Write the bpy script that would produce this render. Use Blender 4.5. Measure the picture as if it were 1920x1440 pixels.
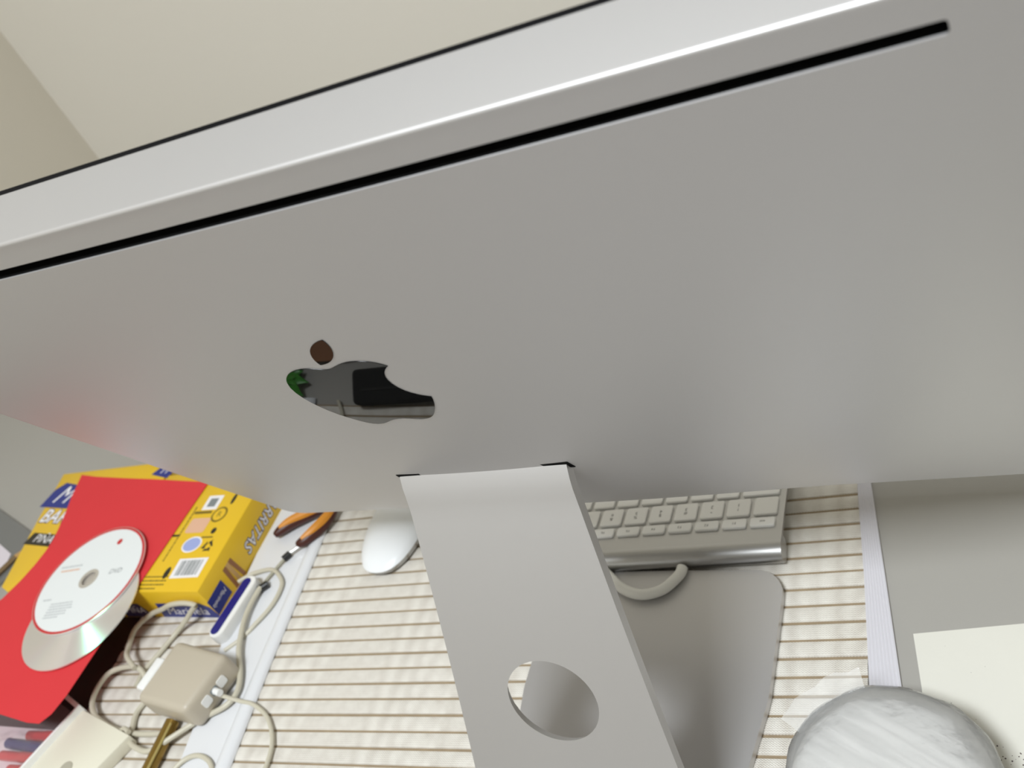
import bpy, bmesh, math, random
from mathutils import Vector, Matrix
from mathutils.geometry import delaunay_2d_cdt
random.seed(7)
S = 0.001                       # all numbers below are millimetres
for o in list(bpy.data.objects): bpy.data.objects.remove(o)
scn = bpy.context.scene
COL = scn.collection
pi = math.pi

# ---------------------------------------------------------------- camera
cam = bpy.data.cameras.new('camera')
camo = bpy.data.objects.new('camera', cam); COL.objects.link(camo)
cam.sensor_width = 36.0; cam.lens = 1887.62/1920*36
right = Vector((0.865585221, 0.286089775, -0.410992538))
down = Vector((-0.104682512, -0.699224219, -0.707196623))
fwd = Vector((-0.489697659, 0.655162677, -0.575289553))
m = Matrix((right, -down, -fwd)).transposed().to_4x4()
m.translation = Vector((262.786, -284.402, 545.348))*S
camo.matrix_world = m
cam.clip_start = 0.01
cam.dof.use_dof = True; cam.dof.focus_distance = 0.47; cam.dof.aperture_fstop = 15.0
scn.camera = camo

# ---------------------------------------------------------------- light
w = bpy.data.worlds.new('world'); scn.world = w; w.use_nodes = True
w.node_tree.nodes['Background'].inputs[0].default_value = (0.9, 0.95, 1, 1)
w.node_tree.nodes['Background'].inputs[1].default_value = 0.3
def area(name, loc, target, sx, sy, power, color):
    l = bpy.data.lights.new(name, 'AREA'); l.shape = 'RECTANGLE'; l.size = sx*S; l.size_y = sy*S
    l.energy = power; l.color = color
    o = bpy.data.objects.new(name, l); COL.objects.link(o); o.location = Vector(loc)*S
    o.rotation_euler = (Vector(target)-Vector(loc)).to_track_quat('-Z', 'Y').to_euler()
    return o
area('ceiling_lamp', (0, -800, 1680), (0, -600, 0), 430, 430, 36, (0.91, 0.96, 1.0))
area('neck_fill_light', (-1205, -1800, 420), (0, -1500, 420), 1300, 900, 4.5, (0.86, 0.93, 1))  # unseen fill light, added to brighten the neck of the stand
scn.view_settings.view_transform = 'Standard'; scn.view_settings.look = 'None'
scn.view_settings.gamma = 1.0; scn.view_settings.exposure = 0.08
scn.view_settings.use_curve_mapping = False

# ---------------------------------------------------------------- materials
def mat(name, color, rough=0.5, metal=0.0, bump=None, var=None, spec=0.5, trans=0.0, alpha=1.0, coat=0.0, aniso=0.0):
    M = bpy.data.materials.new(name); M.use_nodes = True
    nt = M.node_tree; b = nt.nodes['Principled BSDF']
    b.inputs['Base Color'].default_value = (*color, 1); b.inputs['Roughness'].default_value = rough
    b.inputs['Metallic'].default_value = metal; b.inputs['Specular IOR Level'].default_value = spec
    b.inputs['Transmission Weight'].default_value = trans; b.inputs['Alpha'].default_value = alpha
    b.inputs['Coat Weight'].default_value = coat
    tc = nt.nodes.new('ShaderNodeTexCoord')
    if var:                      # (scale, amount): mottled colour
        n = nt.nodes.new('ShaderNodeTexNoise'); n.inputs['Scale'].default_value = var[0]; n.inputs['Detail'].default_value = 4
        nt.links.new(tc.outputs['Object'], n.inputs['Vector'])
        mx = nt.nodes.new('ShaderNodeMix'); mx.data_type = 'RGBA'
        mx.inputs['A'].default_value = tuple(c*(1-var[1]) for c in color)+(1,)
        mx.inputs['B'].default_value = tuple(min(1, c*(1+var[1])) for c in color)+(1,)
        nt.links.new(n.outputs['Fac'], mx.inputs['Factor']); nt.links.new(mx.outputs['Result'], b.inputs['Base Color'])
    if bump:                     # (scale, strength, distance)
        n2 = nt.nodes.new('ShaderNodeTexNoise'); n2.inputs['Scale'].default_value = bump[0]; n2.inputs['Detail'].default_value = 3
        nt.links.new(tc.outputs['Object'], n2.inputs['Vector'])
        bp = nt.nodes.new('ShaderNodeBump'); bp.inputs['Strength'].default_value = bump[1]; bp.inputs['Distance'].default_value = bump[2]
        nt.links.new(n2.outputs['Fac'], bp.inputs['Height']); nt.links.new(bp.outputs['Normal'], b.inputs['Normal'])
    return M
def srgb(r, g, b):
    f = lambda c: (c/255/12.92 if c/255 <= 0.04045 else ((c/255+0.055)/1.055)**2.4)
    return (f(r), f(g), f(b))
ALU = mat('bead_blasted_aluminium', (0.595, 0.585, 0.585), 0.46, 0.8, bump=(2500, 0.05, 0.0002))
ALU_KB = mat('keyboard_aluminium', (0.47, 0.465, 0.455), 0.36, 1.0)
BLACK = mat('black_gasket', (0.005, 0.005, 0.006), 0.5, spec=0.08)
SLOT = mat('black_vent_mesh', (0.008, 0.008, 0.008), 0.8, spec=0.03)
LOGO = mat('black_mirror', (0.004, 0.004, 0.004), 0.02, spec=0.55)
TABLE = mat('grey_table', srgb(168, 165, 159), 0.5, bump=(900, 0.15, 0.0003), var=(6, 0.03))
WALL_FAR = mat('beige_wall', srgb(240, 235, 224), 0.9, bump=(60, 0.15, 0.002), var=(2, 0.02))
WALL_L = mat('beige_wall_shaded', srgb(226, 219, 204), 0.9, bump=(60, 0.15, 0.002), var=(2, 0.02))  # darker copy of the wall beige: the weaker light is put into its colour
CEIL = mat('white_ceiling', srgb(246, 246, 243), 0.95)
FLOOR = mat('floor_tile', srgb(200, 196, 194), 0.5)
RED = mat('red_card', srgb(217, 52, 58), 0.75, bump=(1200, 0.1, 0.0003), var=(30, 0.03))
YEL = mat('yellow_card', srgb(230, 188, 38), 0.42, var=(40, 0.03))
NAVY = mat('navy_print', srgb(35, 48, 130), 0.45)
NAVY_D = mat('dark_outline_print', srgb(60, 48, 90), 0.5)
WHITE_P = mat('white_print', srgb(240, 238, 240), 0.5)
BLACK_P = mat('black_print', srgb(42, 38, 26), 0.5)
OLIVE_P = mat('dark_olive_print', srgb(118, 98, 24), 0.5)
PINK_P = mat('pink_stamp_print', srgb(226, 180, 150), 0.5)
BLUE_P = mat('pale_blue_stamp_print', srgb(160, 172, 222), 0.5)
WAFER = mat('biscuit_brown_print', srgb(150, 100, 62), 0.5)
WAFER_L = mat('biscuit_tan_print', srgb(200, 160, 100), 0.5)
RED_P = mat('red_ring_print', srgb(200, 45, 50), 0.4)
GREY_P = mat('grey_print', srgb(190, 194, 196), 0.5)
MID_P = mat('mid_grey_print', srgb(128, 134, 136), 0.5)
DISC_W = mat('white_disc_print', srgb(236, 240, 241), 0.35, coat=0.3)
DISC_CLEAR = mat('clear_disc_hub', srgb(205, 198, 185), 0.15, alpha=0.75)
BEIGE = mat('beige_plastic', srgb(190, 180, 162), 0.42)
CABLE = mat('beige_cable', srgb(200, 194, 175), 0.45)
GCABLE = mat('grey_lead_cable', srgb(172, 168, 150), 0.5)  # even grey of the thin lead
WHITE_PL = mat('white_plastic', srgb(240, 240, 238), 0.3)
SHEET = mat('white_glossy_sheet', srgb(226, 227, 230), 0.22, coat=0.3)
MOUSE = mat('white_mouse_shell', srgb(238, 240, 242), 0.3)
NAVY_GL = mat('dark_blue_gloss', srgb(14, 20, 120), 0.3)
GOLD = mat('gold_brown', srgb(150, 122, 60), 0.3, 0.7)
ORANGE = mat('orange_grip', srgb(214, 140, 40), 0.4)
DKRED = mat('dark_maroon_grip', srgb(70, 28, 18), 0.4)
STEEL = mat('steel', (0.6, 0.6, 0.58), 0.25, 1.0)
CREAM = mat('cream_plastic', srgb(228, 224, 206), 0.4)
PAPER = mat('cream_paper', srgb(226, 224, 214), 0.8, bump=(300, 0.15, 0.0005), var=(25, 0.03))
SPECK = mat('dark_specks', srgb(92, 78, 76), 0.8)
BROWN = mat('dark_brown_sheet', srgb(52, 32, 28), 0.6, bump=(500, 0.2, 0.0005))
GREYSLAB = mat('dark_grey_flat', srgb(120, 120, 118), 0.6)
RIBBON = mat('white_ribbed_ribbon', srgb(214, 212, 218), 0.7)
KEY = mat('white_key', srgb(246, 245, 242), 0.4)
LEGEND = mat('grey_legend', srgb(95, 92, 90), 0.6)
PEN_RED = mat('pen_red', srgb(200, 40, 42), 0.3)
PEN_BLUE = mat('pen_blue', srgb(38, 36, 100), 0.3)
CORD = mat('white_power_cord', srgb(243, 242, 236), 0.4)
BLACK_PL = mat('black_plastic', (0.012, 0.012, 0.012), 0.4)
GREEN = mat('green_leaf', srgb(60, 140, 40), 0.4)
DARKCLOTH = mat('black_cloth', (0.004, 0.004, 0.004), 0.9)

def clear_plastic(name, tint, amount, bumpscale, bstr):
    M = bpy.data.materials.new(name); M.use_nodes = True; nt = M.node_tree
    for n in list(nt.nodes): nt.nodes.remove(n)
    out = nt.nodes.new('ShaderNodeOutputMaterial'); tr = nt.nodes.new('ShaderNodeBsdfTransparent')
    df = nt.nodes.new('ShaderNodeBsdfDiffuse'); gl = nt.nodes.new('ShaderNodeBsdfGlossy'); gl.inputs['Roughness'].default_value = 0.12
    df.inputs['Color'].default_value = (*tint, 1)
    m1 = nt.nodes.new('ShaderNodeMixShader'); m1.inputs[0].default_value = amount
    m2 = nt.nodes.new('ShaderNodeMixShader')
    fr = nt.nodes.new('ShaderNodeFresnel'); fr.inputs['IOR'].default_value = 1.5
    tc = nt.nodes.new('ShaderNodeTexCoord'); n = nt.nodes.new('ShaderNodeTexNoise'); n.inputs['Scale'].default_value = bumpscale
    n.inputs['Detail'].default_value = 5; bp = nt.nodes.new('ShaderNodeBump'); bp.inputs['Strength'].default_value = bstr; bp.inputs['Distance'].default_value = 0.004
    L = nt.links.new
    L(tc.outputs['Object'], n.inputs['Vector']); L(n.outputs['Fac'], bp.inputs['Height'])
    L(bp.outputs['Normal'], gl.inputs['Normal']); L(bp.outputs['Normal'], fr.inputs['Normal'])
    L(tr.outputs[0], m1.inputs[1]); L(df.outputs[0], m1.inputs[2])
    L(m1.outputs[0], m2.inputs[1]); L(gl.outputs[0], m2.inputs[2]); L(fr.outputs[0], m2.inputs[0])
    L(m2.outputs[0], out.inputs['Surface'])
    return M
WRAP = clear_plastic('clear_wrap', (0.95, 0.95, 0.93), 0.33, 45, 0.8)
BAG = clear_plastic('clear_bag', (0.9, 0.82, 0.84), 0.11, 30, 0.9)

def woven(name):                 # woven paper slat: fine weave, pale grey warp bands
    M = bpy.data.materials.new(name); M.use_nodes = True; nt = M.node_tree; L = nt.links.new
    b = nt.nodes['Principled BSDF']; b.inputs['Roughness'].default_value = 0.8; b.inputs['Specular IOR Level'].default_value = 0.2
    tc = nt.nodes.new('ShaderNodeTexCoord')
    sep = nt.nodes.new('ShaderNodeSeparateXYZ'); L(tc.outputs['Object'], sep.inputs[0])
    def wave(sock, period, phase=0.0):
        mu = nt.nodes.new('ShaderNodeMath'); mu.operation = 'MULTIPLY_ADD'; L(sock, mu.inputs[0]); mu.inputs[1].default_value = 2*pi/period; mu.inputs[2].default_value = phase
        s = nt.nodes.new('ShaderNodeMath'); s.operation = 'SINE'; L(mu.outputs[0], s.inputs[0])
        return s.outputs[0]
    def mth(op, a, bb):
        n = nt.nodes.new('ShaderNodeMath'); n.operation = op
        for i, v in enumerate((a, bb)):
            if isinstance(v, (int, float)): n.inputs[i].default_value = v
            else: L(v, n.inputs[i])
        return n.outputs[0]
    wx = wave(sep.outputs['X'], 0.0019); wy = wave(sep.outputs['Y'], 0.00145)
    chk = mth('MULTIPLY', wx, wy)                         # over-under weave
    band = wave(sep.outputs['X'], 0.0137)                 # warp bands
    nz = nt.nodes.new('ShaderNodeTexNoise'); nz.inputs['Scale'].default_value = 90; nz.inputs['Detail'].default_value = 4; L(tc.outputs['Object'], nz.inputs['Vector'])
    v = mth('ADD', mth('ADD', mth('MULTIPLY', chk, 0.09), mth('MULTIPLY', wy, 0.10)), mth('MULTIPLY', band, 0.045))
    v = mth('ADD', v, mth('MULTIPLY', nz.outputs['Fac'], 0.5))
    v = mth('ADD', v, 0.30)
    rp = nt.nodes.new('ShaderNodeValToRGB'); L(v, rp.inputs[0])
    rp.color_ramp.elements[0].position = 0.2; rp.color_ramp.elements[0].color = (*srgb(190, 180, 168), 1)
    rp.color_ramp.elements[1].position = 0.72; rp.color_ramp.elements[1].color = (*srgb(244, 240, 231), 1)
    L(rp.outputs[0], b.inputs['Base Color'])
    bp = nt.nodes.new('ShaderNodeBump'); bp.inputs['Strength'].default_value = 0.5; bp.inputs['Distance'].default_value = 0.0006
    L(chk, bp.inputs['Height']); L(bp.outputs['Normal'], b.inputs['Normal'])
    return M
WEAVE = woven('woven_paper_slat')
CORDTHREAD = mat('brown_thread', srgb(156, 138, 112), 0.9, bump=(800, 0.5, 0.001), var=(60, 0.25))

def silver_disc():               # silver data side whose grooves diffract: each colour mirrors about a normal tilted along the radius
    M = mat('silver_disc', (0.74, 0.74, 0.72), 0.3, 0.88)
    nt = M.node_tree; b = nt.nodes['Principled BSDF']; L = nt.links.new; last = b.outputs[0]
    tc = nt.nodes.new('ShaderNodeTexCoord'); fl = nt.nodes.new('ShaderNodeVectorMath'); fl.operation = 'MULTIPLY'; fl.inputs[1].default_value = (1, 1, 0)
    nm = nt.nodes.new('ShaderNodeVectorMath'); nm.operation = 'NORMALIZE'
    L(tc.outputs['Object'], fl.inputs[0]); L(fl.outputs[0], nm.inputs[0])
    for k, c in ((1.30, (.8, .1, .3)), (1.12, (.5, .5, .05)), (0.98, (.05, .8, .15)), (0.84, (.05, .4, .6)), (0.68, (.35, .1, .8)), (0.5, (.5, .12, .35))):
        sc = nt.nodes.new('ShaderNodeVectorMath'); sc.operation = 'SCALE'; sc.inputs['Scale'].default_value = k; L(nm.outputs[0], sc.inputs[0])
        ad = nt.nodes.new('ShaderNodeVectorMath'); ad.operation = 'ADD'; ad.inputs[1].default_value = (0, 0, 1); L(sc.outputs[0], ad.inputs[0])
        n2 = nt.nodes.new('ShaderNodeVectorMath'); n2.operation = 'NORMALIZE'; L(ad.outputs[0], n2.inputs[0])
        g = nt.nodes.new('ShaderNodeBsdfGlossy'); g.inputs['Color'].default_value = tuple(x*0.13 for x in c)+(1,); g.inputs['Roughness'].default_value = 0.24
        L(n2.outputs[0], g.inputs['Normal'])
        a = nt.nodes.new('ShaderNodeAddShader'); L(last, a.inputs[0]); L(g.outputs[0], a.inputs[1]); last = a.outputs[0]
    L(last, nt.nodes['Material Output'].inputs['Surface'])
    return M
DISC_S = silver_disc()

# ---------------------------------------------------------------- builders
def tag(o, label=None, cat=None, group=None, kind=None):
    if label: o['label'] = label
    if cat: o['category'] = cat
    if group: o['group'] = group
    if kind: o['kind'] = kind
    return o
def empty(name, loc, rz=0.0):
    o = bpy.data.objects.new(name, None); COL.objects.link(o); o.location = Vector(loc)*S; o.rotation_euler = (0, 0, rz)
    o.empty_display_size = 0.02
    bpy.context.view_layer.update()
    return o
def obj_mesh(name, me, parent=None, loc=None, rz=0.0):
    o = bpy.data.objects.new(name, me); COL.objects.link(o)
    if parent: o.parent = parent
    if loc is not None: o.location = Vector(loc)*S
    o.rotation_euler = (0, 0, rz)
    return o
def mesh(name, verts, faces, materials, smooth=False, mids=None):
    me = bpy.data.meshes.new(name)
    me.from_pydata([tuple(c*S for c in v) for v in verts], [], faces)
    for mm in (materials if isinstance(materials, (list, tuple)) else [materials]): me.materials.append(mm)
    bm = bmesh.new(); bm.from_mesh(me)
    bmesh.ops.recalc_face_normals(bm, faces=bm.faces); bm.to_mesh(me); bm.free()
    if mids: me.polygons.foreach_set('material_index', mids)
    if smooth:
        me.polygons.foreach_set('use_smooth', [True]*len(me.polygons))
        me.set_sharp_from_angle(angle=math.radians(35 if smooth is True else smooth))
    me.update()
    return me
def part(name, verts, faces, m, parent=None, smooth=False, label=None):
    """verts are given in the parent's frame"""
    o = obj_mesh(name, mesh(name, verts, faces, m, smooth), parent)
    if label: o['label'] = label
    return o
def box_geo(x0, x1, y0, y1, z0, z1):
    v = [(x, y, z) for x in (x0, x1) for y in (y0, y1) for z in (z0, z1)]
    f = [(0, 1, 3, 2), (4, 6, 7, 5), (0, 4, 5, 1), (2, 3, 7, 6), (0, 2, 6, 4), (1, 5, 7, 3)]
    return v, f
def bevel_mesh(name, verts, faces, m, width, seg=3, smooth=True):
    bm = bmesh.new()
    vs = [bm.verts.new(Vector(v)*S) for v in verts]
    for f in faces: bm.faces.new([vs[i] for i in f])
    bmesh.ops.recalc_face_normals(bm, faces=bm.faces)
    bmesh.ops.bevel(bm, geom=list(bm.edges), offset=width*S, segments=seg, affect='EDGES', profile=0.5)
    me = bpy.data.meshes.new(name); bm.to_mesh(me); bm.free(); me.materials.append(m)
    me.polygons.foreach_set('use_smooth', [smooth]*len(me.polygons)); me.set_sharp_from_angle(angle=math.radians(40))
    return me
def prism_geo(poly, z0, z1):
    n = len(poly); v = [(*p, z0) for p in poly]+[(*p, z1) for p in poly]
    f = [tuple(range(n))[::-1], tuple(range(n, 2*n))]+[(i, (i+1) % n, n+(i+1) % n, n+i) for i in range(n)]
    return v, f
def rounded_rect(x0, x1, y0, y1, r, n=6):
    pts = []
    for cx, cy, a in ((x1-r, y1-r, 0), (x0+r, y1-r, 90), (x0+r, y0+r, 180), (x1-r, y0+r, 270)):
        for i in range(n+1):
            t = math.radians(a+90*i/n); pts.append((cx+r*math.cos(t), cy+r*math.sin(t)))
    return pts
def loft(loops, close_start=True, close_end=True):
    """loops: equal-length closed rings of 3-D points"""
    n = len(loops[0]); v = [p for l in loops for p in l]; f = []
    for k in range(len(loops)-1):
        for i in range(n):
            f.append((k*n+i, k*n+(i+1) % n, (k+1)*n+(i+1) % n, (k+1)*n+i))
    if close_start: f.append(tuple(range(n))[::-1])
    if close_end: f.append(tuple(range((len(loops)-1)*n, len(loops)*n)))
    return v, f
def catmull(pts, k=6):
    P = [Vector(p) for p in pts]; P = [2*P[0]-P[1]]+P+[2*P[-1]-P[-2]]; out = []
    for i in range(1, len(P)-2):
        for j in range(k):
            t = j/k; a, b, c, d = P[i-1:i+3]
            out.append(0.5*((2*b)+(c-a)*t+(2*a-5*b+4*c-d)*t*t+(3*b-a-3*c+d)*t**3))
    out.append(P[-2]); return out
def tube_geo(pts, r, seg=10, k=6, smooth=True):
    path = catmull(pts, k) if smooth else [Vector(p) for p in pts]
    loops = []; up = Vector((0, 0, 1))
    for i, p in enumerate(path):
        d = (path[min(i+1, len(path)-1)]-path[max(i-1, 0)]).normalized()
        s = d.cross(up)
        if s.length < 1e-3: s = d.cross(Vector((1, 0, 0)))
        s.normalize(); u = s.cross(d)
        rr = r(i/(len(path)-1)) if callable(r) else r
        loops.append([tuple(p+rr*(math.cos(2*pi*a/seg)*s+math.sin(2*pi*a/seg)*u)) for a in range(seg)])
    return loft(loops)
def lathe_geo(profile, cx, cy, n=48):
    loops = [[(cx+r*math.cos(2*pi*i/n), cy+r*math.sin(2*pi*i/n), z) for i in range(n)] for r, z in profile]
    return loft(loops)
def in_poly(p, poly):
    x, y = p; c = False; n = len(poly)
    for i in range(n):
        (x1, y1), (x2, y2) = poly[i], poly[i-1]
        if (y1 > y) != (y2 > y) and x < (x2-x1)*(y-y1)/(y2-y1)+x1: c = not c
    return c
def triangulate(outline, holes=(), step=8.0):
    """constrained Delaunay of an outline with holes plus an inner grid -> (2-D verts, tris, loop index lists)"""
    pts = [Vector(p) for p in outline]; edges = []; loops = [list(range(len(outline)))]
    for h in holes:
        loops.append(list(range(len(pts), len(pts)+len(h)))); pts += [Vector(p) for p in h]
    for l in loops: edges += [(l[i], l[(i+1) % len(l)]) for i in range(len(l))]
    xs = [p[0] for p in outline]; ys = [p[1] for p in outline]
    allloops = [outline]+list(holes)
    def near(q):
        for lp in allloops:
            for i in range(len(lp)):
                a = Vector(lp[i-1]); b = Vector(lp[i]); ab = b-a; t = max(0, min(1, (q-a).dot(ab)/max(ab.length_squared, 1e-9)))
                if (a+ab*t-q).length < step*0.45: return True
        return False
    x = min(xs)+step/2
    while x < max(xs):
        y = min(ys)+step/2
        while y < max(ys):
            q = Vector((x, y))
            if in_poly(q, outline) and not any(in_poly(q, h) for h in holes) and not near(q): pts.append(q)
            y += step
        x += step
    v, e, f, ov, oe, of = delaunay_2d_cdt(pts, edges, [], 1, 1e-6)
    mp = {}
    for i, l in enumerate(ov):
        for j in l: mp[j] = i
    tris = [t for t in f if not any(in_poly(sum((v[i] for i in t), Vector((0, 0)))/3, h) for h in holes)
            and in_poly(sum((v[i] for i in t), Vector((0, 0)))/3, outline)]
    return v, tris, [[mp[i] for i in l] for l in loops]
def text_mesh(txt, size, m, shear=0.0, offset=0.0, extrude=0.0, align='CENTER', line=1.0, res=3):
    cu = bpy.data.curves.new('lettering', 'FONT'); cu.body = txt; cu.size = size*S; cu.shear = shear; cu.offset = offset*S
    cu.extrude = extrude*S; cu.align_x = align; cu.align_y = 'CENTER'; cu.space_line = line; cu.resolution_u = res; cu.fill_mode = 'BOTH' if extrude else 'FRONT'
    o = bpy.data.objects.new('lettering', cu); COL.objects.link(o)
    dg = bpy.context.evaluated_depsgraph_get(); dg.update()
    me = bpy.data.meshes.new_from_object(o.evaluated_get(dg)); me.name = 'lettering'
    bpy.data.objects.remove(o); bpy.data.curves.remove(cu)
    me.materials.clear(); me.materials.append(m)
    return me
def frame_matrix(origin, ex, ey):
    ex = Vector(ex).normalized(); ey = Vector(ey).normalized(); ez = ex.cross(ey)
    M = Matrix((ex, ey, ez)).transposed().to_4x4(); M.translation = Vector(origin)*S
    return M
def lettering(name, txt, size, m, parent, M, **k):
    o = obj_mesh(name, text_mesh(txt, size, m, **k), parent); o.matrix_local = M
    return o
def flat(name, poly, m, parent, M, th=0.15):
    v, f = prism_geo(poly, 0, th)
    o = obj_mesh(name, mesh(name, v, f, m), parent); o.matrix_local = M
    return o
def ell(cx, cy, a, b, n=28): return [(cx+a*math.cos(2*pi*i/n), cy+b*math.sin(2*pi*i/n)) for i in range(n)]

# ---------------------------------------------------------------- room
def slab(name, x0, x1, y0, y1, z0, z1, m, label=None):
    o = part(name, *box_geo(x0, x1, y0, y1, z0, z1), m); tag(o, label, None, None, 'structure'); return o
RZ = 0.0
XL, YF = -1220, 969              # room corner seen top left
FZ = -740
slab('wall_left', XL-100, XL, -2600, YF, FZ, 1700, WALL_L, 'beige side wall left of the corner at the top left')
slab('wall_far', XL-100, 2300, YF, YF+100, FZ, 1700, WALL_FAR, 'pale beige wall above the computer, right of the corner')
slab('wall_right', 2300, 2400, -2600, YF+100, FZ, 1700, WALL_FAR, 'beige wall out of view on the right')
slab('wall_back', XL-100, 2400, -2700, -2600, FZ, 1700, WALL_FAR, 'beige wall out of view behind the camera')
slab('floor', XL-100, 2400, -2700, YF+100, FZ-50, FZ, FLOOR, 'floor below the table')
slab('ceiling', XL-100, 2400, -2700, YF+100, 1700, 1750, CEIL, 'white ceiling')

# ---------------------------------------------------------------- table
t = tag(empty('table', (-200, 60, FZ)), 'light grey table carrying the computer, the mat and the boxes', 'table')
part('table_top', *box_geo(-1000, 1000, -236, 480, -FZ-30, -FZ), TABLE, t)
for x in (-940, 940):
    for y in (-180, 420): part('leg', *box_geo(x-25, x+25, y-25, y+25, 0, -FZ-30), STEEL, t)

# ---------------------------------------------------------------- mat of woven slats
MYAW = math.radians(3.4)
t = tag(empty('placemat', (137, 41, 0), MYAW), 'off-white woven slat mat with brown threads under the computer stand', 'mat')
pitch = 12.7; W = 641
nseg = 26
def slat_mesh(seed):
    rng = random.Random(seed); v = []; f = []
    prof = [(-5.5, 0.1), (-5.2, 1.3), (-3.2, 1.75), (0, 1.95), (3.2, 1.75), (5.2, 1.3), (5.5, 0.1)]
    a1, a2 = rng.uniform(-.25, .25), rng.uniform(0, 6)
    for i in range(nseg+1):
        x = -W*i/nseg; dy = a1*math.sin(x/90+a2); dz = 0.12*math.sin(x/41+a2*2)
        for y, z in prof: v.append((x, y+dy, z+(dz if z > 1 else 0)))
    n = len(prof)
    for i in range(nseg):
        for j in range(n-1): f.append((i*n+j, i*n+j+1, (i+1)*n+j+1, (i+1)*n+j))
    f.append(tuple(range(n))); f.append(tuple(range(nseg*n, nseg*n+n)))
    return mesh('slat', v, f, WEAVE, smooth=50)
SL = [slat_mesh(i) for i in range(4)]
lines_y = []
for k in range(-7, 17):
    o = obj_mesh('slat', SL[k % 4], t, (0, k*pitch+6.0, 0))
    v, f = box_geo(-W, 0, -0.95, 0.95, 0.1, 0.9)
    if k == -7: thread_me = mesh('binding_thread', v, f, CORDTHREAD)
    obj_mesh('binding_thread', thread_me, t, (0, k*pitch-0.35, 0))
# ribbed ribbon edging: a row of fine ribs
rb = [(121.5, 205), (123, 182), (131.1, 111.3), (137.6, 41.4), (146, -45), (147.8, -62)]
re = [(129.0, 205), (131.9, 185.2), (143.9, 111.1), (155.8, 35.3), (167, -45), (169.5, -62)]
v = []; f = []; nr = 17
for (xa, ya), (xb, yb) in zip(rb, re):
    for i in range(nr): v.append((xa+(xb-xa)*i/(nr-1), ya+(yb-ya)*i/(nr-1), 2.3+(0.35 if i % 2 else 0)))
    v.append((xb, yb, 0)); v.append((xa, ya, 0))
n = nr+2
for k in range(len(rb)-1):
    for i in range(n): f.append((k*n+i, k*n+(i+1) % n, (k+1)*n+(i+1) % n, (k+1)*n+i))
f.append(tuple(range(n))); f.append(tuple(range((len(rb)-1)*n, len(rb)*n)))
inv = Matrix.Rotation(-MYAW, 3, 'Z')
v = [tuple(inv @ (Vector(p)-Vector((137, 41, 0)))) for p in v]
part('ribbon_edge', v, f, RIBBON, t, label='white ribbed ribbon along the right edge')

# ---------------------------------------------------------------- the computer
G = Vector((0, -46.07, 459.79)); TAU = 0.4518
EV = Vector((0, -math.sin(TAU), math.cos(TAU))); NB = Vector((0, -math.cos(TAU), -math.sin(TAU))); EX = Vector((1, 0, 0))
HW, HV = 264.2, 383.8
def B3(u, vv, ww): return G+EX*u-EV*vv+NB*ww
def bulge(vv):
    return 1-max(0.0, 1-vv/250)**1.6 if vv < 250 else max(0.0, 1-((vv-250)/(HV-250))**2)
def wback(u, vv): return 24.0+27.0*bulge(vv)*max(0.0, 1-abs(u/HW)**2.2)
comp = tag(empty('desktop_computer', (0, 20, 0)), 'silver aluminium all-in-one computer seen from behind with black fruit emblem', 'computer')
C0 = Vector((0, 20, 0))
def rel(p, o=C0): return tuple(Vector(p)-o)
def out_rr(d, n=8): return rounded_rect(-HW+d, HW-d, d, HV-d, 13-d, n)
XS, V1, V2 = 246.2, 11.5, 16.4
slot = rounded_rect(-XS, XS, V1, V2, 1.0, 3)
# give long straight slot edges extra points
def densify(loop, step):
    out = []
    for i in range(len(loop)):
        a, b = Vector(loop[i]), Vector(loop[(i+1) % len(loop)]); k = max(1, int((b-a).length/step))
        for j in range(k): out.append(tuple(a+(b-a)*j/k))
    return out
slot = densify(slot, 9)
FI = 1.0
ol = densify(out_rr(FI+0.8), 9)
tv, tf, lp = triangulate(ol, [slot], 8.0)
V = [rel(B3(p.x, p.y, wback(p.x, p.y))) for p in tv]; F = [tuple(x) for x in tf]
prev = lp[0]
oc = Vector((0, HV/2))
def outset(p, d):                # push a point of the inset outline outwards by d
    x, y = p; r = 13-1.6
    cx = max(-HW+13, min(HW-13, x)); cy = max(13, min(HV-13, y))
    dv = Vector((x-cx, y-cy))
    if dv.length < 1e-6: return p
    dv.normalize(); return (x+dv.x*d, y+dv.y*d)
for d, ww in ((0.8, 0.0), (0.8+0.44*FI, -0.16*FI), (0.8+0.78*FI, -0.53*FI), (0.8+0.97*FI, -0.94*FI), (0.8+FI, -1.25*FI), (0.8+FI, -1.9*FI), (0.8+FI, None)):
    ring = []
    for (x, y) in ol:
        q = outset((x, y), d)
        ring.append(len(V)); V.append(rel(B3(q[0], q[1], (wback(x, y)+ww) if ww is not None else 2.0)))
    for i in range(len(ring)): F.append((prev[i], prev[(i+1) % len(ring)], ring[(i+1) % len(ring)], ring[i]))
    prev = ring
# lip of the vent slot
prev = lp[1]
for d, dw in ((0.03, 0.5),):
    ring = []
    for (x, y) in slot:
        q = (x-math.copysign(d, x) if abs(x) > XS-1.01 else x, y+d if y < (V1+V2)/2 else y-d)
        ring.append(len(V)); V.append(rel(B3(q[0], q[1], wback(x, y)-dw)))
    for i in range(len(ring)): F.append((prev[i], prev[(i+1) % len(ring)], ring[(i+1) % len(ring)], ring[i]))
    prev = ring
me = mesh('housing', V, F, ALU, smooth=40)
obj_mesh('housing', me, comp)
# black trough of the slot
lo = []
for dw in (0.5, 9.0):
    lo.append([rel(B3(x-math.copysign(.03, x) if abs(x) > XS-1.01 else x, y+.03 if y < (V1+V2)/2 else y-.03, wback(x, y)-dw)) for (x, y) in slot])
v, f = loft(lo, False, True)
part('vent_slot', v, f, SLOT, comp, label='long narrow black vent slot along the top of the back')
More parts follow.
